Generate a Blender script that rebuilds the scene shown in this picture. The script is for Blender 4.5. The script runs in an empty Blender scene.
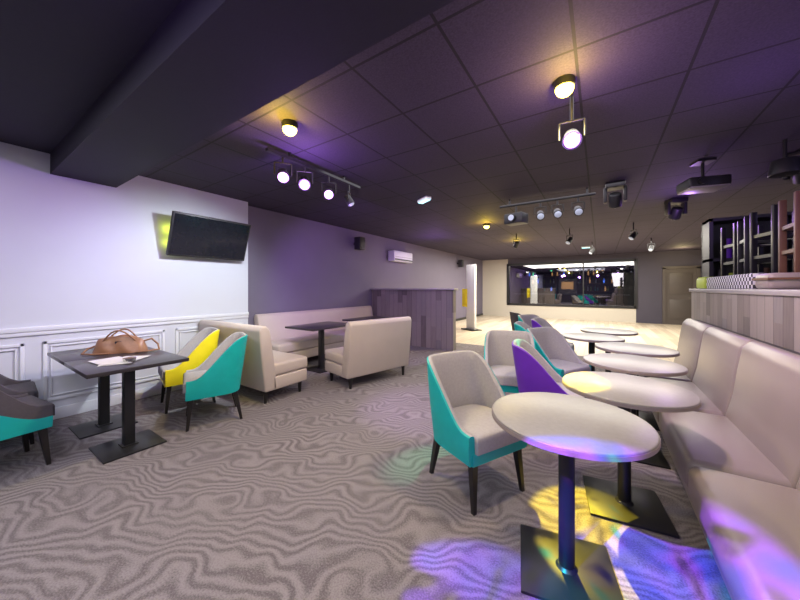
import bpy, bmesh, math, random
from mathutils import Matrix, Vector
random.seed(4)
R=math.radians
sc=bpy.context.scene

# ---------------------------------------------------------------- materials
def newmat(name):
    m=bpy.data.materials.new(name); m.use_nodes=True
    nt=m.node_tree; b=nt.nodes['Principled BSDF']
    return m,nt,b
def N(nt,t,**k):
    n=nt.nodes.new(t)
    for a,v in k.items(): setattr(n,a,v)
    return n
def plain(name,col,rough=.5,metal=0,var=.12,scale=14,bump=0.0,bscale=60,spec=None,coat=0):
    m,nt,b=newmat(name)
    tc=N(nt,'ShaderNodeTexCoord'); no=N(nt,'ShaderNodeTexNoise')
    no.inputs['Scale'].default_value=scale; no.inputs['Detail'].default_value=4
    nt.links.new(tc.outputs['Object'],no.inputs['Vector'])
    mx=N(nt,'ShaderNodeMix',data_type='RGBA')
    mx.inputs[6].default_value=(*[c*(1-var) for c in col],1)
    mx.inputs[7].default_value=(*[min(1,c*(1+var)) for c in col],1)
    nt.links.new(no.outputs[0],mx.inputs[0]); nt.links.new(mx.outputs[2],b.inputs['Base Color'])
    b.inputs['Roughness'].default_value=rough; b.inputs['Metallic'].default_value=metal
    if spec is not None: b.inputs['Specular IOR Level'].default_value=spec
    if coat: b.inputs['Coat Weight'].default_value=coat
    if bump:
        n2=N(nt,'ShaderNodeTexNoise'); n2.inputs['Scale'].default_value=bscale; n2.inputs['Detail'].default_value=3
        nt.links.new(tc.outputs['Object'],n2.inputs['Vector'])
        bp=N(nt,'ShaderNodeBump'); bp.inputs['Strength'].default_value=bump; bp.inputs['Distance'].default_value=.004
        nt.links.new(n2.outputs[0],bp.inputs['Height']); nt.links.new(bp.outputs[0],b.inputs['Normal'])
    return m
def emit(name,col,st):
    m,nt,b=newmat(name)
    b.inputs['Base Color'].default_value=(*col,1)
    b.inputs['Emission Color'].default_value=(*col,1); b.inputs['Emission Strength'].default_value=st
    return m
def math_(nt,op,a,b=None):
    n=N(nt,'ShaderNodeMath',operation=op)
    for i,x in enumerate((a,b)):
        if x is None: continue
        if isinstance(x,(int,float)): n.inputs[i].default_value=x
        else: nt.links.new(x,n.inputs[i])
    return n.outputs[0]
def ramp(nt,fac,stops):
    r=N(nt,'ShaderNodeValToRGB'); e=r.color_ramp.elements
    while len(e)<len(stops): e.new(.5)
    for x,(p,c) in zip(e,stops): x.position=p; x.color=(*c,1)
    nt.links.new(fac,r.inputs[0]); return r.outputs[0]

def carpet():
    m,nt,b=newmat('carpet_wavy')
    tc=N(nt,'ShaderNodeTexCoord'); mp=N(nt,'ShaderNodeMapping'); mp.inputs['Rotation'].default_value=(0,0,R(-28))
    nt.links.new(tc.outputs['Object'],mp.inputs[0])
    sp=N(nt,'ShaderNodeSeparateXYZ'); nt.links.new(mp.outputs[0],sp.inputs[0])
    no=N(nt,'ShaderNodeTexNoise'); no.inputs['Scale'].default_value=2.9; no.inputs['Detail'].default_value=1.5; no.inputs['Roughness'].default_value=.4
    nt.links.new(mp.outputs[0],no.inputs['Vector'])
    s=math_(nt,'SINE',math_(nt,'ADD',math_(nt,'MULTIPLY',no.outputs[0],60.0),math_(nt,'MULTIPLY',sp.outputs[1],86.0)))
    n3=N(nt,'ShaderNodeTexNoise'); n3.inputs['Scale'].default_value=120; n3.inputs['Detail'].default_value=3
    nt.links.new(tc.outputs['Object'],n3.inputs['Vector'])
    n2=N(nt,'ShaderNodeTexNoise'); n2.inputs['Scale'].default_value=1.9; n2.inputs['Detail'].default_value=2
    nt.links.new(tc.outputs['Object'],n2.inputs['Vector'])
    amp=math_(nt,'MULTIPLY',n2.outputs[0],.58)
    s2=math_(nt,'ADD',math_(nt,'ADD',math_(nt,'MULTIPLY',s,amp),.55),math_(nt,'MULTIPLY',math_(nt,'SUBTRACT',n3.outputs[0],.5),2.0))
    c=ramp(nt,s2,[(.05,(.130,.112,.123)),(.4,(.175,.155,.167)),(.65,(.218,.197,.210)),(1,(.26,.238,.252))])
    nt.links.new(c,b.inputs['Base Color']); b.inputs['Roughness'].default_value=.95
    b.inputs['Specular IOR Level'].default_value=.15
    bp=N(nt,'ShaderNodeBump'); bp.inputs['Strength'].default_value=.3; bp.inputs['Distance'].default_value=.005
    nt.links.new(s2,bp.inputs['Height']); nt.links.new(bp.outputs[0],b.inputs['Normal'])
    return m
def planks(name,ax_across,ax_along,w,cols,rough=.5,length=1.2):
    m,nt,b=newmat(name)
    tc=N(nt,'ShaderNodeTexCoord'); sp=N(nt,'ShaderNodeSeparateXYZ'); nt.links.new(tc.outputs['Object'],sp.inputs[0])
    u=math_(nt,'DIVIDE',sp.outputs[ax_across],w); iu=math_(nt,'FLOOR',u)
    w1=N(nt,'ShaderNodeTexWhiteNoise',noise_dimensions='1D'); nt.links.new(iu,w1.inputs['W'])
    v=math_(nt,'ADD',math_(nt,'DIVIDE',sp.outputs[ax_along],length),math_(nt,'MULTIPLY',w1.outputs[0],7.0))
    iv=math_(nt,'FLOOR',v)
    w2=N(nt,'ShaderNodeTexWhiteNoise',noise_dimensions='1D')
    nt.links.new(math_(nt,'ADD',math_(nt,'MULTIPLY',iu,13.7),math_(nt,'MULTIPLY',iv,3.1)),w2.inputs['W'])
    gr=N(nt,'ShaderNodeTexNoise'); gr.inputs['Scale'].default_value=5; gr.inputs['Detail'].default_value=6
    mp=N(nt,'ShaderNodeMapping'); s=[10,10,10]; s[ax_along]=1.0; mp.inputs['Scale'].default_value=s
    nt.links.new(tc.outputs['Object'],mp.inputs[0]); nt.links.new(mp.outputs[0],gr.inputs['Vector'])
    f=math_(nt,'ADD',math_(nt,'MULTIPLY',w2.outputs[0],.75),math_(nt,'MULTIPLY',gr.outputs[0],.3))
    n=len(cols); c=ramp(nt,f,[(.1+.8*i/(n-1),cc) for i,cc in enumerate(cols)])
    fu=math_(nt,'FRACT',u); edge=math_(nt,'LESS_THAN',fu,.035)
    mx=N(nt,'ShaderNodeMix',data_type='RGBA'); nt.links.new(edge,mx.inputs[0]); nt.links.new(c,mx.inputs[6])
    mx.inputs[7].default_value=(*[x*.45 for x in cols[0]],1)
    nt.links.new(mx.outputs[2],b.inputs['Base Color']); b.inputs['Roughness'].default_value=rough
    return m
def tiles(name,base,line,ox,oy,s=.6):
    m,nt,b=newmat(name)
    tc=N(nt,'ShaderNodeTexCoord'); sp=N(nt,'ShaderNodeSeparateXYZ'); nt.links.new(tc.outputs['Object'],sp.inputs[0])
    def ln(o,off):
        f=math_(nt,'FRACT',math_(nt,'DIVIDE',math_(nt,'ADD',o,off+60.0),s))
        return math_(nt,'LESS_THAN',f,.018/s)
    l=math_(nt,'MAXIMUM',ln(sp.outputs[0],ox),ln(sp.outputs[1],oy))
    no=N(nt,'ShaderNodeTexNoise'); no.inputs['Scale'].default_value=90; no.inputs['Detail'].default_value=3
    nt.links.new(tc.outputs['Object'],no.inputs['Vector'])
    c=ramp(nt,no.outputs[0],[(.3,tuple(x*.75 for x in base)),(.7,tuple(x*1.25 for x in base))])
    mx=N(nt,'ShaderNodeMix',data_type='RGBA'); nt.links.new(l,mx.inputs[0]); nt.links.new(c,mx.inputs[6]); mx.inputs[7].default_value=(*line,1)
    nt.links.new(mx.outputs[2],b.inputs['Base Color']); b.inputs['Roughness'].default_value=.8
    bp=N(nt,'ShaderNodeBump'); bp.inputs['Strength'].default_value=.5; bp.inputs['Distance'].default_value=.01; bp.invert=True
    nt.links.new(l,bp.inputs['Height']); nt.links.new(bp.outputs[0],b.inputs['Normal'])
    return m
def checker():
    m,nt,b=newmat('gingham_cloth')
    tc=N(nt,'ShaderNodeTexCoord'); ck=N(nt,'ShaderNodeTexChecker'); ck.inputs['Scale'].default_value=32
    ck.inputs[1].default_value=(.6,.6,.63,1); ck.inputs[2].default_value=(.03,.03,.035,1)
    nt.links.new(tc.outputs['Object'],ck.inputs[0]); nt.links.new(ck.outputs[0],b.inputs['Base Color']); b.inputs['Roughness'].default_value=.8
    return m
def glassmat():
    m,nt,b=newmat('pane_glass'); nt.nodes.remove(b)
    t=N(nt,'ShaderNodeBsdfTransparent'); t.inputs[0].default_value=(.6,.62,.66,1)
    g=N(nt,'ShaderNodeBsdfGlossy'); g.inputs['Roughness'].default_value=.02; g.inputs[0].default_value=(.8,.8,.85,1)
    mx=N(nt,'ShaderNodeMixShader'); mx.inputs[0].default_value=.36
    nt.links.new(t.outputs[0],mx.inputs[1]); nt.links.new(g.outputs[0],mx.inputs[2])
    nt.links.new(mx.outputs[0],nt.nodes['Material Output'].inputs[0]); return m

M={}
M['carpet']=carpet()
M['wood_floor']=planks('dance_floor_wood',0,1,.14,[(.50,.40,.29),(.66,.55,.41),(.74,.64,.50)],.3,1.3)
PC=[(.10,.085,.08),(.19,.16,.15),(.27,.235,.215),(.18,.165,.165)]
M['plank_x']=planks('plank_cladding_a',0,2,.13,PC,.6,.9)
M['plank_y']=planks('plank_cladding_b',1,2,.13,PC,.6,.9)
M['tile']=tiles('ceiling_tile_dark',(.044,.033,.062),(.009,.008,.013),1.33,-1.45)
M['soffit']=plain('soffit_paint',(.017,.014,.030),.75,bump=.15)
M['white']=plain('wall_white_paint',(.58,.60,.67),.6,var=.03,scale=3)
M['trimw']=plain('trim_white_gloss',(.66,.68,.74),.4,var=.02)
M['greywall']=plain('wall_grey_paint',(.165,.145,.205),.7,var=.06,scale=3)
M['darkwall']=plain('wall_dark_paint',(.06,.053,.078),.7,var=.08,scale=3)
M['barwall']=plain('wall_bar_paint',(.02,.02,.024),.7,var=.1,scale=3)
M['pale']=plain('wall_pale_paint',(.55,.51,.44),.6,var=.03)
M['black']=plain('black_metal',(.014,.014,.016),.38,.0,var=.2)
M['blackleg']=plain('black_wood_leg',(.012,.010,.010),.35,var=.2)
M['tabletop']=plain('table_laminate_grey',(.24,.222,.212),.32,var=.14,scale=50)
M['tableedge']=plain('table_edge_beige',(.28,.23,.20),.45,var=.05)
M['darktop']=plain('table_dark_laminate',(.032,.027,.031),.28,var=.2,scale=20)
M['leather']=plain('bench_leather',(.27,.225,.208),.32,var=.06,scale=6,bump=.25,bscale=220)
M['leather2']=plain('bench_leather_light',(.52,.445,.405),.4,var=.05,scale=6,bump=.25,bscale=220)
M['fabgrey']=plain('chair_fabric_grey',(.40,.38,.39),.9,var=.15,scale=60,bump=.5,bscale=350)
M['darkfab']=plain('chair_fabric_dark',(.075,.068,.08),.85,var=.15,scale=60,bump=.3,bscale=300)
M['teal']=plain('velvet_teal',(.0,.42,.41),.5,var=.15,scale=10)
M['yellow']=plain('velvet_yellow',(.80,.66,.01),.55,var=.12,scale=10)
M['purple']=plain('velvet_purple',(.14,.02,.48),.5,var=.15,scale=10)
M['screen']=plain('tv_screen',(.012,.013,.018),.12,var=.1)
M['plasticw']=plain('white_plastic',(.72,.74,.76),.4,var=.02)
M['plasticd']=plain('dark_plastic',(.02,.02,.023),.45,var=.1)
M['bag']=plain('tan_leather',(.25,.125,.065),.4,var=.25,scale=12,bump=.3)
M['paper']=plain('paper',(.7,.7,.7),.7,var=.03)
M['brown']=plain('brown_wood',(.13,.06,.03),.5,var=.2)
M['door']=plain('door_paint',(.085,.07,.062),.5,var=.06)
M['green']=plain('green_plastic',(.45,.60,.06),.5,var=.1)
M['ledge']=plain('ledge_laminate',(.30,.28,.29),.4,var=.06)
M['chrome']=plain('chrome',(.6,.6,.6),.2,1)
M['check']=checker(); M['glass']=glassmat()
M['e_yel']=emit('lamp_lens_yellow',(1,.82,.14),9)
M['e_pur']=emit('lamp_lens_violet',(.66,.34,1),5)
M['e_cyan']=emit('exit_light_lens',(.45,.9,1),2.0)
M['e_dim']=emit('lens_dim',(.45,.5,.6),.35)
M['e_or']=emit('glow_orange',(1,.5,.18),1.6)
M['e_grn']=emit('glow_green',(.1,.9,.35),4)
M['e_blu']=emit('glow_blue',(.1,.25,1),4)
M['e_wht']=emit('glow_white',(1,.9,.75),9)

# ---------------------------------------------------------------- mesh builder
class B:
    def __init__(s): s.bm=bmesh.new(); s.mats=[]
    def mi(s,k):
        if k not in s.mats: s.mats.append(k)
        return s.mats.index(k)
    def merge(s,t,k,mtx=None,smooth=True):
        if mtx is not None: bmesh.ops.transform(t,matrix=mtx,verts=t.verts)
        if k is not None:
            i=s.mi(k)
            for f in t.faces: f.material_index=i
        for f in t.faces: f.smooth=smooth
        me=bpy.data.meshes.new('t'); t.to_mesh(me); t.free(); s.bm.from_mesh(me); bpy.data.meshes.remove(me)
    def box(s,size,loc,k,bev=0,seg=2,rot=None,taper=None):
        t=bmesh.new(); bmesh.ops.create_cube(t,size=1)
        for v in t.verts:
            v.co=Vector((v.co.x*size[0],v.co.y*size[1],v.co.z*size[2]))
            if taper and v.co.z<0: v.co.x*=taper; v.co.y*=taper
        if bev: bmesh.ops.bevel(t,geom=t.edges[:],offset=bev,segments=seg,affect='EDGES',profile=.5)
        m=Matrix.Translation(loc)
        if rot is not None: m=m@rot
        s.merge(t,k,m)
    def bb(s,x0,x1,y0,y1,z0,z1,k,bev=0,seg=2):
        s.box((x1-x0,y1-y0,z1-z0),((x0+x1)/2,(y0+y1)/2,(z0+z1)/2),k,bev,seg)
    def cyl(s,r1,r2,h,loc,k,seg=28,rot=None,bev=0):
        t=bmesh.new(); bmesh.ops.create_cone(t,cap_ends=True,segments=seg,radius1=r1,radius2=r2,depth=h)
        if bev:
            ed=[e for e in t.edges if abs(e.verts[0].co.z-e.verts[1].co.z)<1e-6]
            bmesh.ops.bevel(t,geom=ed,offset=bev,segments=3,affect='EDGES',profile=.5)
        m=Matrix.Translation(loc)
        if rot is not None: m=m@rot
        s.merge(t,k,m)
    def dome(s,r,loc,k,rot=None,sq=.6):
        t=bmesh.new(); bmesh.ops.create_uvsphere(t,u_segments=20,v_segments=12,radius=r)
        for v in t.verts: v.co.z*=sq
        m=Matrix.Translation(loc)
        if rot is not None: m=m@rot
        s.merge(t,k,m)
    def rod(s,a,b,r,k,r2=None,seg=12):
        a=Vector(a); b=Vector(b); d=b-a
        q=d.to_track_quat('Z','Y').to_matrix().to_4x4()
        s.cyl(r,r if r2 is None else r2,d.length,(a+b)/2,k,seg,q)
    def prism(s,prof,x0,x1,k,bev=0,seg=2):
        t=bmesh.new()
        vs=[t.verts.new((x0,p[0],p[1])) for p in prof]; f=t.faces.new(vs)
        r=bmesh.ops.extrude_face_region(t,geom=[f])
        for v in [g for g in r['geom'] if isinstance(g,bmesh.types.BMVert)]: v.co.x=x1
        bmesh.ops.recalc_face_normals(t,faces=t.faces)
        if bev: bmesh.ops.bevel(t,geom=t.edges[:],offset=bev,segments=seg,affect='EDGES',profile=.5)
        s.merge(t,k)
    def tube(s,pts,r,k,seg=8):
        for a,b in zip(pts[:-1],pts[1:]): s.rod(a,b,r,k,seg=seg)
        for p in pts[1:-1]:
            t=bmesh.new(); bmesh.ops.create_uvsphere(t,u_segments=8,v_segments=6,radius=r); s.merge(t,k,Matrix.Translation(p))
    def mesh(s,name):
        me=bpy.data.meshes.new(name); s.bm.to_mesh(me); s.bm.free()
        for k in s.mats: me.materials.append(M[k])
        me.set_sharp_from_angle(angle=R(38)); return me
    def done(s,name,loc=(0,0,0),rz=0):
        return place(s.mesh(name),name,loc,rz)
def place(me,name,loc,rz=0):
    o=bpy.data.objects.new(name,me); o.location=loc; o.rotation_euler=(0,0,R(rz)); sc.collection.objects.link(o); return o
def one(name,x0,x1,y0,y1,z0,z1,k,bev=0):
    b=B(); b.bb(x0,x1,y0,y1,z0,z1,k,bev); return b.done(name)

# ---------------------------------------------------------------- room shell
CZ=2.78; YF=15.3; YB=-3.0; XL=-4.8; XG=-5.0; XR=3.6; YW=7.2
one('floor',-5.2,XR+.2,YB-.2,YW,-.1,0,'carpet')
one('floor_dance',-5.2,XR+.2,YW,YF+.2,-.1,0.0,'wood_floor')
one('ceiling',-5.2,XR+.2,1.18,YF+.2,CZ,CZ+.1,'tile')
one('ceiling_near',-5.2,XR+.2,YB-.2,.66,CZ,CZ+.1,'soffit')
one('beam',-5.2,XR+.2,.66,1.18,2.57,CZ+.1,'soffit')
one('wall_left',XL-.4,XL,YB,2.80,0,CZ,'white')
one('wall_left_grey',XG-.2,XG,2.80,YF,0,CZ,'greywall')
one('wall_right',XR,XR+.2,YB,YF,0,CZ,'darkwall')
one('wall_back',-5.2,XR+.2,YB-.2,YB,0,CZ,'darkwall')
WX0,WX1,WZ0,WZ1=-3.75,1.2,.60,2.50
one('wall_far',-5.2,WX0,YF,YF+.2,0,CZ,'pale'); one('wall_far',WX1,XR+.2,YF,YF+.2,0,CZ,'darkwall')
one('wall_far',WX0,WX1,YF,YF+.2,0,WZ0,'pale'); one('wall_far',WX0,WX1,YF,YF+.2,WZ1,CZ,'darkwall')
b=B()
b.bb(WX0,WX1,YF+.08,YF+.1,WZ0,WZ1,'glass')
for x in (WX0,WX1): b.bb(x-.05,x+.05,YF-.03,YF+.06,WZ0-.05,WZ1+.05,'black')
for z in (WZ0,WZ1): b.bb(WX0,WX1,YF-.03,YF+.06,z-.05,z+.05,'black')
b.bb(-.62,-.58,YF-.01,YF+.06,WZ0,WZ1,'black')
b.done('window_1')
one('wall_bar_back',-4.5,2.2,YF+3.2,YF+3.3,0,CZ,'barwall'); one('floor_bar',-4.5,2.2,YF+.2,YF+3.3,-.1,0,'barwall')
one('ceiling_bar',-4.5,2.2,YF+.2,YF+3.3,CZ,CZ+.1,'barwall'); one('wall_bar_left',-4.6,-4.5,YF+.2,YF+3.3,0,CZ,'barwall'); one('wall_bar_right',2.2,2.3,YF+.2,YF+3.3,0,CZ,'barwall')
b=B()
b.bb(-3.6,1.0,YF+1.2,YF+1.7,0,1.05,'brown'); b.bb(-3.7,1.1,YF+1.1,YF+1.8,1.05,1.10,'ledge')
b.done('bar_counter')
b=B()
for z in (1.2,1.6,2.0): b.bb(-3.4,.8,YF+2.8,YF+3.15,z,z+.03,'brown')
for x in (-3.4,-2.0,-.6,.77): b.bb(x,x+.04,YF+2.8,YF+3.15,0,2.3,'brown')
for z in (1.23,1.63,2.03):
    x=-3.3
    while x<.7:
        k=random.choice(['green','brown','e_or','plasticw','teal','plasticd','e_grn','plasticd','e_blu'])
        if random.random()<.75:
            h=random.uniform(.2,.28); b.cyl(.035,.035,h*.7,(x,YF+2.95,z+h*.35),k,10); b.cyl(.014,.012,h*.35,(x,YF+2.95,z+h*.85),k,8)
        x+=random.uniform(.1,.2)
b.done('bottle_shelf')
b=B(); b.box((.75,.4,.7),(0,0,.35),'pale',.02); b.box((.5,.02,.35),(0,-.21,.4),'e_or',.01); b.done('orange_box',(-1.3,YF+1.45,1.1))  # plain orange and beige box; its front panel is given a glow
for x,z,k in ((-3.1,2.2,'e_wht'),(-2.0,2.25,'e_grn'),(-.9,2.25,'e_wht'),(.1,2.2,'e_or'),(.8,2.25,'e_wht')):
    b=B(); b.rod((0,0,.05),(0,0,CZ-z),.008,'black'); b.cyl(.09,.03,.09,(0,0,.05),'black',20); b.dome(.06,(0,0,0),k,sq=1); b.done('pendant_lamp',(x,YF+1.3,z))
b=B()
b.bb(2.0,2.1,YF-.06,YF,0,2.15,'door'); b.bb(2.95,3.05,YF-.06,YF,0,2.15,'door'); b.bb(2.0,3.05,YF-.06,YF,2.1,2.2,'door')
b.bb(2.1,2.95,YF-.03,YF,0,2.1,'door'); b.bb(2.2,2.85,YF-.045,YF-.03,1.15,1.95,'door',.01); b.bb(2.2,2.85,YF-.045,YF-.03,.2,.95,'door',.01)
b.rod((2.85,YF-.1,1.02),(2.72,YF-.1,1.02),.012,'chrome'); b.rod((2.85,YF-.1,1.02),(2.85,YF-.02,1.02),.012,'chrome')
b.done('door_1')
b=B(); b.bb(XL,XL+.03,YB,2.8,.94,.99,'trimw',.008); b.bb(XL,XL+.018,YB,2.8,.90,.94,'trimw',.004); b.done('trim_1')
b=B(); b.bb(XL,XL+.02,YB,2.8,0,.12,'trimw',.005); b.done('baseboard_left')
b=B()
y=-2.9
while y<2.6:
    y1=min(y+1.05,2.72)
    for (o,w) in ((0,.03),(.05,.012)):
        ya,yb,za,zb=y+o,y1-o,.2+o,.83-o
        b.bb(XL,XL+.016,ya,ya+w,za,zb,'trimw',.004); b.bb(XL,XL+.016,yb-w,yb,za,zb,'trimw',.004)
        b.bb(XL,XL+.016,ya,yb,za,za+w,'trimw',.004); b.bb(XL,XL+.016,ya,yb,zb-w,zb,'trimw',.004)
    y+=1.17
b.done('trim_2')
b=B(); b.bb(XG,XG+.02,2.8,6.2,0,.1,'plasticd'); b.bb(XG,XG+.02,6.5,YF,0,.1,'plasticd'); b.done('baseboard_grey')

# ---------------------------------------------------------------- furniture
def chair_mesh(ext,inn='fabgrey',base=None):
    b=B(); w=.26; bk=.25; f=.23; th=.042
    path=[]
    for i in range(6): path.append((w,f-(f)*i/6))
    for i in range(25):
        a=math.pi*i/24; c=math.cos(a); s_=math.sin(a)
        path.append((w*math.copysign(abs(c)**.62,c),-bk*abs(s_)**.62))
    for i in range(6): path.append((-w,f*(i+1)/6))
    n=len(path); nz=8
    def h(y):
        k=max(0,min(1,((f-y)/(f+bk)-.10)/.85)); k=k*k*(3-2*k)
        return .475+.385*k
    t=bmesh.new(); O=[];I=[];P=[]
    for i,(x,y) in enumerate(path):
        p0=Vector(path[max(0,i-1)]); p1=Vector(path[min(n-1,i+1)]); tg=(p1-p0).normalized(); nm=Vector((-tg.y,tg.x))
        if nm.dot(Vector((x,y)))<0: nm=-nm
        H=h(y); co=[];ci=[]
        for j in range(nz+1):
            z=.30+(H-.30)*j/nz; fl=(z-.30)/.55
            oy=-.075*fl**1.3*max(0,min(1,(.1-y)/.35)); ox=math.copysign(.02*fl,x)*(1 if abs(x)>.1 else abs(x)*10)
            bul=.008*math.sin(math.pi*j/nz)
            q=Vector((x+ox,y+oy))+nm*bul
            qi=q-nm*(th+bul)
            co.append(t.verts.new((q.x,q.y,z))); ci.append(t.verts.new((qi.x,qi.y,z-(.004 if j==nz else 0))))
            if j==nz:
                qp=q-nm*(th*.28); pp=t.verts.new((qp.x,qp.y,z+.008))
                qp=q-nm*(th*.75); pr=t.verts.new((qp.x,qp.y,z+.007))
        O.append(co);I.append(ci);P.append((pp,pr))
    e=b.mi(ext); g=b.mi(inn); bs=b.mi(base or ext)
    def q(a,c,d,f_,m):
        fc=t.faces.new((a,c,d,f_)); fc.material_index=m
    for i in range(n-1):
        for j in range(nz):
            q(O[i][j],O[i+1][j],O[i+1][j+1],O[i][j+1],bs if j<4 else e); q(I[i][j],I[i][j+1],I[i+1][j+1],I[i+1][j],g)
        q(O[i][nz],O[i+1][nz],P[i+1][0],P[i][0],e); q(P[i][0],P[i+1][0],P[i+1][1],P[i][1],g); q(P[i][1],P[i+1][1],I[i+1][nz],I[i][nz],g)
        q(O[i][0],I[i][0],I[i+1][0],O[i+1][0],bs)
    for i in (0,n-1):
        for j in range(nz): q(O[i][j],O[i][j+1],I[i][j+1],I[i][j],bs if j<4 else e)
        t.faces.new((O[i][nz],P[i][0],P[i][1],I[i][nz])).material_index=e
    bmesh.ops.recalc_face_normals(t,faces=t.faces)
    b.merge(t,None)
    def slab(z0,z1,k,bev,inset,front):
        t=bmesh.new(); pts=[]
        for (x,y) in path:
            pts.append((x*(1-inset/w),y*(1-inset/bk) if y<0 else y))
        pts[0]=(pts[0][0],front); pts[-1]=(pts[-1][0],front)
        vs=[t.verts.new((x,y,z0)) for x,y in pts]; fc=t.faces.new(vs)
        r=bmesh.ops.extrude_face_region(t,geom=[fc])
        for v in [g_ for g_ in r['geom'] if isinstance(g_,bmesh.types.BMVert)]: v.co.z=z1
        bmesh.ops.recalc_face_normals(t,faces=t.faces)
        ed=[e_ for e_ in t.edges if e_.verts[0].co.z>z1-.001 and e_.verts[1].co.z>z1-.001]
        if bev: bmesh.ops.bevel(t,geom=ed,offset=bev,segments=3,affect='EDGES',profile=.5)
        b.merge(t,k)
    slab(.295,.37,base or ext,0,.02,.235); slab(.37,.475,inn,.03,.040,.255)
    for (x,y) in ((.2,.19),(-.2,.19),(.18,-.19),(-.18,-.19)):
        sx=math.copysign(.02,x); sy=math.copysign(.03 if y>0 else .06,y)
        t=bmesh.new(); bmesh.ops.create_cube(t,size=1)
        for v in t.verts:
            if v.co.z<0: v.co=Vector((x+sx+v.co.x*.024,y+sy+v.co.y*.024,0))
            else: v.co=Vector((x+v.co.x*.045,y+v.co.y*.045,.30))
        b.merge(t,'blackleg')
    return b.mesh('tub_chair')
cm={k:chair_mesh(k) for k in ('teal','yellow','purple','darkfab')}
cm['dk']=chair_mesh('darkfab','darkfab','teal')
def chair(k,x,y,rz): place(cm[k],'tub_chair',(x,y,0),rz)
chair('teal',-3.45,1.62,158); chair('yellow',-4.15,1.66,166)
chair('dk',-3.80,.24,8); chair('dk',-4.44,.27,-4)
chair('teal',-.74,2.10,-117)
chair('teal',-.84,3.50,-165); chair('purple',-.38,3.08,-80)
chair('teal',-.42,4.12,-120); chair('teal',-.74,4.78,-85); chair('teal',-.95,6.1,-120); chair('purple',-.62,5.50,-95)
chair('darkfab',-1.3,6.9,-60)

def round_table():
    b=B(); r=.35
    b.cyl(r,r,.028,(0,0,.738),'tabletop',64,bev=.006); b.cyl(r+.002,r+.002,.018,(0,0,.735),'tableedge',64)
    b.cyl(.12,.12,.012,(0,0,.716),'black',24)
    b.cyl(.036,.036,.70,(0,0,.365),'black',24); b.box((.42,.42,.014),(0,0,.008),'black',.004); b.cyl(.05,.038,.014,(0,0,.021),'black',24)
    return b.mesh('round_table')
rt=round_table()
for x,y,a in ((-.137,1.70,12),(.13,2.42,8),(.223,3.25,5),(.305,4.04,0),(-.09,4.68,20),(.10,5.45,10)):
    place(rt,'round_pedestal_table',(x,y,0),a)
def sq_table(w,d):
    b=B(); b.box((w,d,.03),(0,0,.735),'darktop',.004); b.box((.3,.3,.012),(0,0,.714),'black')
    b.box((.075,.075,.70),(0,0,.36),'black',.006); b.box((.42,.42,.014),(0,0,.008),'black',.004); b.box((.11,.11,.01),(0,0,.02),'black',.002)
    return b.mesh('square_table')
st=sq_table(.70,.66)
place(st,'square_pedestal_table',(-3.45,.93,0),0); place(st,'square_pedestal_table',(-4.16,.93,0),0)
st2=sq_table(.68,.95)
place(st2,'dining_table',(-3.98,3.62,0),0); place(st2,'dining_table',(-3.98,4.95,0),0)

def sofa(L,k='leather2'):
    b=B()
    prof=[(-.30,.15),(-.355,.62),(-.375,.88),(-.345,.93),(-.28,.93),(-.24,.88),(-.17,.46),(-.14,.15)]
    b.prism(prof,-L/2,L/2,k,.02,3)
    b.bb(-L/2,L/2,-.20,.31,.15,.31,k,.02,3); b.bb(-L/2,L/2,-.21,.33,.31,.47,k,.04,4)
    for x in (-L/2+.08,L/2-.08):
        for y in (-.25,.25): b.cyl(.018,.03,.16,(x,y,.08),'blackleg',12)
    return b.mesh('sofa')
place(sofa(1.5),'banquette_sofa',(-4.02,2.42,0),0)
place(sofa(1.15),'banquette_sofa',(-2.98,3.66,0),90-14)
place(sofa(3.1),'wall_banquette',(-4.60,4.55,0),-90)

b=B()
ys=[.3,1.25,2.2,3.15,4.1,5.02]
b.prism([(-.30,.0),(-.30,.30),(.20,.30),(.20,.12),(.06,.08),(.06,.0)],.32,5.0,'leather')
for y0,y1 in zip(ys[:-1],ys[1:]):
    b.bb(y0+.004,y1-.004,-.16,.26,.28,.46,'leather',.045,4)
    b.prism([(-.30,.30),(-.32,.96),(-.29,1.01),(-.235,1.01),(-.195,.96),(-.17,.80),(-.145,.6),(-.11,.46),(-.11,.30)],y0+.003,y1-.003,'leather',.022,3)
b.bb(.3,5.02,-.335,-.30,.05,1.0,'plasticd')
b.done('long_banquette_bench',(.645,0,0),90)

b=B(); b.bb(.985,1.10,.2,5.35,0,1.33,'plank_y'); b.bb(.97,1.72,.15,5.40,1.33,1.37,'ledge',.006); b.bb(1.60,1.70,.2,5.35,0,1.33,'plank_y'); b.bb(1.10,1.60,5.27,5.35,0,1.33,'plank_x')
b.done('plank_partition_counter')
b=B(); b.bb(1.02,1.12,3.62,4.85,1.37,1.50,'check',.012); b.done('gingham_cloth_roll')
b=B(); b.bb(1.02,1.16,4.95,5.30,1.37,1.50,'green',.02); b.bb(1.035,1.145,4.97,5.28,1.50,1.51,'green'); b.done('green_crate')
b=B(); b.bb(1.02,1.2,3.3,3.56,1.37,1.49,'leather',.03,3); b.bb(1.01,1.21,3.29,3.57,1.44,1.455,'brown'); b.done('storage_box')
b=B(); b.bb(-4.98,-2.7,6.25,6.40,0,1.33,'plank_x'); b.bb(-4.98,-2.66,6.2,6.45,1.33,1.37,'ledge',.005); b.done('plank_partition')
b=B()
b.bb(1.28,2.5,6.28,6.32,0,2.35,'plasticd')
for x in (1.28,1.68,2.08,2.46): b.bb(x,x+.04,5.95,6.30,0,2.35,'plasticd')
for z in (.1,.8,1.35,1.75,2.31): b.bb(1.28,2.5,5.95,6.30,z,z+.04,'plasticd')
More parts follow.
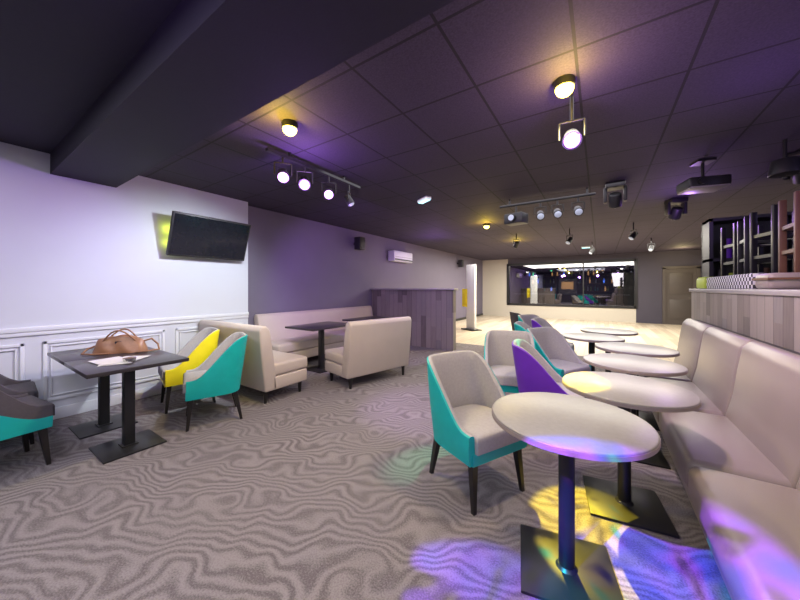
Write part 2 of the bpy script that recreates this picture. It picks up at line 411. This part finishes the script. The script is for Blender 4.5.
for x,z,h,k in ((1.42,1.39,.24,'plasticd'),(1.55,1.39,.2,'green'),(1.85,1.39,.26,'brown'),(1.95,1.79,.3,'plasticd'),(1.5,1.79,.28,'purple'),(2.25,1.39,.25,'black')):
    b.cyl(.045,.04,h,(x,6.1,z+h/2),k,14)
b.done('shelving_unit')

def stool(seat,leg,back=False):
    b=B(); b.box((.36,.36,.07),(0,0,.035),seat,.02); b.box((.3,.3,.02),(0,0,.08),'black')
    H=.74
    for sx in (-1,1):
        for sy in (-1,1): b.box((.04,.04,H-.08),(sx*.155,sy*.155,.08+(H-.08)/2),leg,.004)
    for z in (.30,.5):
        for s in (-1,1):
            b.box((.31,.022,.03),(0,s*.155,z),leg); b.box((.022,.31,.03),(s*.155,0,z),leg)
    return b.mesh('stool')
sb=stool('plasticd','black'); sp_=stool('purple','brown'); sy_=stool('yellow','black')
place(sb,'upturned_bar_stool',(1.42,5.10,1.372),5); place(sb,'upturned_bar_stool',(1.42,4.66,1.372),-6)
place(sy_,'upturned_bar_stool',(1.42,4.22,1.372),8); place(sp_,'upturned_bar_stool',(1.42,3.72,1.372),-4)
place(sb,'upturned_bar_stool',(1.42,3.2,1.372),10)

b=B(); rt_=Matrix.Rotation(R(20),4,'Y')
b.box((.05,1.02,.58),(0,0,0),'plasticd',.008,rot=rt_)
b.box((.006,.98,.53),(.0262*math.cos(R(20)),0,-.0262*math.sin(R(20))+.004),'screen',rot=rt_)
b.box((.14,.12,.10),(-.13,0,0),'black',.005); b.box((.02,.3,.3),(-.195,0,0),'black')
b.done('wall_tv',(XL+.21,2.15,2.08))

b=B()
t=bmesh.new(); bmesh.ops.create_cube(t,size=1); bmesh.ops.subdivide_edges(t,edges=t.edges[:],cuts=7,use_grid_fill=True)
for v in t.verts:
    x,y,z=v.co; tz=z+.5
    sag=.05*math.sin(x*11)+.025*math.sin(x*23+1)
    wd=.44*(1-.18*tz); dp=.17*(1-.78*tz**1.4)
    rx=math.sqrt(max(0,1-(abs(y)*1.2)**2))
    v.co=Vector((x*wd*rx,y*dp*(1+.14*math.sin(x*14+z*5)),tz*.17*(1-.4*(abs(x)*1.6)**2+sag)))
bmesh.ops.smooth_vert(t,verts=t.verts,factor=.4,use_axis_x=True,use_axis_y=True,use_axis_z=True)
b.merge(t,'bag')
for s in (-1,1):
    b.tube([(-.13+.26*i/10,s*.03+.03*s*math.sin(math.pi*i/10),.11+.11*math.sin(math.pi*i/10)) for i in range(11)],.007,'bag')
b.tube([(.18,0,.10),(.24,.02,.12),(.29,.03,.06),(.31,0,.012),(.24,-.06,.01),(.15,-.09,.01)],.008,'bag')
b.tube([(-.18,0,.08),(-.25,-.02,.05),(-.27,-.06,.012),(-.18,-.10,.01),(-.05,-.10,.01)],.008,'bag')
b.box((.05,.004,.03),(0,-.05,.10),'chrome',.001)
b.done('leather_handbag',(-3.92,1.0,.751),52)
b=B()
for i,(x,y,a) in enumerate(((0,0,10),(.05,.03,-20),(-.05,.02,35))):
    b.box((.21,.297,.002),(x,y,.0015+.0025*i),'paper',rot=Matrix.Rotation(R(a),4,'Z'))
b.cyl(.04,.045,.03,(.10,-.08,.022),'chrome',20); b.done('paper_sheets',(-3.46,.86,.751),60)

b=B(); b.bb(0,.22,-.5,.5,0,.30,'plasticw',.03,3); b.bb(.20,.232,-.46,.46,.03,.07,'plasticd'); b.bb(.215,.228,-.44,.44,.12,.13,'ledge'); b.done('air_conditioner',(XG,7.5,2.14))
def spk():
    b=B(); b.box((.18,.2,.3),(0,0,0),'plasticd',.015); b.cyl(.07,.07,.01,(.092,0,-.05),'black',20,Matrix.Rotation(R(90),4,'Y')); b.cyl(.025,.025,.01,(.092,0,.09),'black',16,Matrix.Rotation(R(90),4,'Y')); b.box((.1,.05,.05),(-.12,0,0),'black'); return b.mesh('speaker')
sk=spk(); place(sk,'wall_speaker',(XG+.17,5.6,2.45),0); place(sk,'wall_speaker',(XG+.17,12,2.4),0)
b=B(); b.bb(-.22,.22,-.04,.04,.03,2.15,'plasticw',.01); b.bb(-.3,.3,-.2,.2,0,.03,'black',.004); b.bb(-.42,-.16,-.065,-.042,.75,1.35,'yellow',.004)
b.done('display_banner',(-3.55,9.7,0),-33)

# ---------------------------------------------------------------- ceiling fixtures
def downlight(x,y,z,lens):
    b=B(); b.cyl(.065,.065,.05,(0,0,CZ-z-.025),'black',24); b.dome(.058,(0,0,CZ-z-.055),lens,sq=.9); return b.done('ceiling_spotlight',(x,y,z))
def parcan(x,y,z,tilt,rz,lens,ztop=CZ,s=1):
    b=B(); ro=Matrix.Rotation(R(tilt),4,'X')
    b.cyl(.062*s,.05*s,.15*s,(0,0,0),'plasticd',24,ro); v=ro@Vector((0,0,-.075*s)); b.dome(.05*s,v,lens,ro,.5)
    for sx in (-1,1): b.rod((sx*.08*s,0,0),(sx*.08*s,0,.12*s),.008,'black')
    b.rod((-.08*s,0,.12*s),(.08*s,0,.12*s),.008,'black'); b.rod((0,0,.12*s),(0,0,ztop-z),.012,'black')
    return b.done('par_can_light',(x,y,z),rz)
def moving_head(x,y,z,rz,ztop=CZ):
    b=B(); T=ztop-z; b.box((.22,.22,.07),(0,0,T-.035),'plasticd',.015)
    for s in (-1,1): b.box((.04,.10,.20),(s*.11,0,T-.15),'plasticd',.012)
    ro=Matrix.Rotation(R(35),4,'X'); b.cyl(.078,.07,.18,(0,0,T-.22),'plasticd',24,ro,bev=.015)
    v=ro@Vector((0,0,-.092))+Vector((0,0,T-.22)); b.cyl(.055,.055,.006,v,'e_dim',20,ro)
    return b.done('moving_head_light',(x,y,z),rz)
for x,y in ((-2.2,1.65),(-.2,2.33),(-2.07,6.6),(-2.1,9.6)): downlight(x,y,2.66,'e_yel')
b=B(); b.bb(-2.70,-2.66,1.75,3.1,2.70,2.73,'black'); b.bb(-2.69,-2.67,2.0,2.02,2.73,CZ,'black'); b.bb(-2.69,-2.67,2.8,2.82,2.73,CZ,'black'); b.done('lighting_track')
parcan(-2.68,1.93,2.52,-55,55,'e_pur',2.698); parcan(-2.68,2.20,2.52,-55,50,'e_pur',2.698); parcan(-2.68,2.55,2.50,-60,48,'e_pur',2.698); parcan(-2.68,2.9,2.50,-30,120,'e_dim',2.698,.8)
parcan(-.17,2.52,2.46,-55,5,'e_pur')
b=B(); b.rod((-1.35,5.0,2.68),(-.05,5.0,2.68),.022,'black'); b.rod((-1.2,5,2.70),(-1.2,5,CZ),.012,'black'); b.rod((-.15,5,2.70),(-.15,5,CZ),.012,'black'); b.done('lighting_bar')
b=B(); b.box((.3,.22,.16),(0,0,0),'plasticd',.015); b.cyl(.05,.055,.06,(0,-.13,0),'black',20,Matrix.Rotation(R(90),4,'X')); b.cyl(.045,.045,.006,(0,-.163,0),'e_dim',20,Matrix.Rotation(R(90),4,'X')); b.rod((0,0,.08),(0,0,.195),.012,'black'); b.done('effect_light',(-1.1,5.0,2.46),-15)
for x in (-.75,-.52,-.26): parcan(x,5.0,2.48,-60,12,'e_dim',2.658,.95)
moving_head(.17,5.0,2.45,0); moving_head(1.0,6.4,2.45,20); moving_head(1.75,4.9,2.45,-30)
for x,y in ((-1.8,8.2),(-.6,8.2),(.6,8.2),(2.0,9.5),(-.2,11.0),(1.2,11.0)): parcan(x,y,2.5,40,random.uniform(0,180),'e_dim')
b=B(); b.box((.36,.28,.11),(0,0,0),'plasticd',.02,3); b.box((.34,.27,.03),(0,0,-.05),'ledge',.01); b.cyl(.035,.035,.05,(-.08,-.155,0),'black',20,Matrix.Rotation(R(90),4,'X')); b.cyl(.015,.015,.2,(0,0,.15),'black'); b.box((.16,.16,.02),(0,0,.245),'black'); b.done('ceiling_projector',(.95,4.66,2.525),15)
b=B(); b.cyl(.11,.09,.14,(0,0,0),'plasticd',24,bev=.01); b.cyl(.015,.015,.2,(0,0,.16),'black'); b.done('disco_effect_light',(1.46,4.4,2.52))
for x,y,r in ((-2.29,4.18,-30),(-.4,12.0,0)):
    b=B(); b.box((.26,.10,.045),(0,0,0),'plasticw',.006); b.box((.23,.08,.03),(0,0,-.02),'e_cyan',.004); b.done('emergency_exit_light',(x,y,CZ-.023),r)

# ---------------------------------------------------------------- lights
def pt(x,y,z,w,c,r=.06):
    l=bpy.data.lights.new('lamp','POINT'); l.energy=w; l.color=c; l.shadow_soft_size=r
    o=bpy.data.objects.new('lamp_point',l); o.location=(x,y,z); sc.collection.objects.link(o); return o
def spot(x,y,z,tx,ty,tz,w,c,ang=70,bl=.5,r=.04,gobo=None):
    l=bpy.data.lights.new('spot','SPOT'); l.energy=w; l.color=c; l.spot_size=R(ang); l.spot_blend=bl; l.shadow_soft_size=r
    o=bpy.data.objects.new('lamp_spot',l); o.location=(x,y,z); d=Vector((tx-x,ty-y,tz-z)); o.rotation_euler=d.to_track_quat('-Z','Y').to_euler(); sc.collection.objects.link(o)
    if gobo:   # patterned colour wheel of a party effect projector
        l.use_nodes=True; nt=l.node_tree; em=nt.nodes['Emission']
        tc=N(nt,'ShaderNodeTexCoord'); no=N(nt,'ShaderNodeTexNoise'); no.inputs['Scale'].default_value=gobo[0]; no.inputs['Detail'].default_value=1; no.inputs['Distortion'].default_value=1.2
        nt.links.new(tc.outputs['Normal'],no.inputs['Vector'])
        nt.links.new(ramp(nt,no.outputs[0],gobo[1]),em.inputs['Color'])
def area(x,y,z,sx,sy,w,c,rot=(0,0,0)):
    l=bpy.data.lights.new('area','AREA'); l.shape='RECTANGLE'; l.size=sx; l.size_y=sy; l.energy=w; l.color=c
    o=bpy.data.objects.new('lamp_area',l); o.location=(x,y,z); o.rotation_euler=rot; sc.collection.objects.link(o)
WH=(.94,.91,1); YE=(1,.84,.38); PU=(.50,.22,1)
area(-1.5,-.6,2.74,5,1.2,100,WH); area(1.6,-.9,2.2,1.5,1.5,22,(1,.93,.9),(R(65),0,R(20)))  # unseen fill lights added behind the camera to brighten the room
area(-1.2,4.0,2.76,3,3,56,WH)  # more neutral fill added under the tiles, no fixture there
for x,y,w in ((-2.2,1.65,110),(-.2,2.33,80),(-2.07,6.6,110),(-2.1,9.6,150)):
    spot(x,y,2.60,x,y+.01,0,w,YE,150,.6); pt(x+.02,y-.11,2.62,13,(1,.70,.06),.03)  # the point beside each downlight is added for a yellow halo on the tiles
spot(-2.9,1.6,2.4,-4.8,.2,1.2,55,PU,90,.8); spot(-2.9,2.2,2.4,-4.8,1.9,1.0,180,(.88,.97,1),95,.8)
spot(-2.6,2.55,2.35,-4.4,5.4,1.0,170,PU,90,.6); spot(-.17,2.52,2.35,.9,3.5,.5,80,(.8,.55,1),90,.6)
# hidden point lamps added behind the TV's left edge to tint the wall yellow-green
pt(XL+.07,1.70,2.16,.55,(.85,1,.05),.02); pt(XL+.06,1.69,1.98,.35,(.85,1,.05),.02)
pt(-2.5,2.05,2.40,24,PU); pt(-.15,2.3,2.35,16,PU); pt(-1.5,0.0,2.3,8,PU); pt(-3.8,7.5,2.2,16,PU); pt(1.0,5.8,2.3,12,PU); pt(.9,3.0,2.3,6,PU)
area(-.8,11.2,2.7,6,5,640,(1,.94,.82)); pt(2.4,14.3,2.5,18,(1,.8,.4))
# party effect beams on the carpet around the round tables
K=(0,0,0)
spot(-1.0,3.6,2.6,.03,2.02,0,1900,(1,1,1),15,.3,.01,(11,[(.33,K),(.44,(1,.75,.02)),(.62,(1,.8,.05)),(.7,(.1,.8,.3))]))
spot(-1.15,-.8,2.6,.30,1.66,0,3600,(1,1,1),15.5,.25,.01,(12,[(.33,(.0,.40,.6)),(.40,(.02,.05,.5)),(.49,(.04,.07,1)),(.58,(.28,.05,1)),(.68,K)]))
spot(-1.9,-.1,2.6,-.50,1.22,0,1500,(1,1,1),14,.4,.01,(12,[(.34,K),(.45,(.24,.05,1)),(.56,(.10,.08,1)),(.68,K)]))
spot(0,5,2.35,-1.15,2.15,0,600,(.12,1,.4),8,.8,.01)
spot(-2.7,2.0,2.4,-1.6,3.2,0,200,(.7,.45,1),40,.8,.02)
pt(-1.2,YF+1.5,2.5,14,(.6,.8,1)); pt(2.6,3.5,2.4,9,(.5,.4,1))
w=bpy.data.worlds.new('w'); sc.world=w; w.use_nodes=True; w.node_tree.nodes['Background'].inputs[0].default_value=(.02,.02,.03,1)

# ---------------------------------------------------------------- camera
c=bpy.data.cameras.new('cam'); c.sensor_width=36; c.lens=305/800*36; c.shift_y=-.015; c.clip_start=.05
o=bpy.data.objects.new('camera',c); o.location=(0,0,1.38); o.rotation_euler=(R(90),0,R(33.25)); sc.collection.objects.link(o); sc.camera=o
try:
    sc.view_settings.view_transform='Standard'
except Exception as e: print(e)
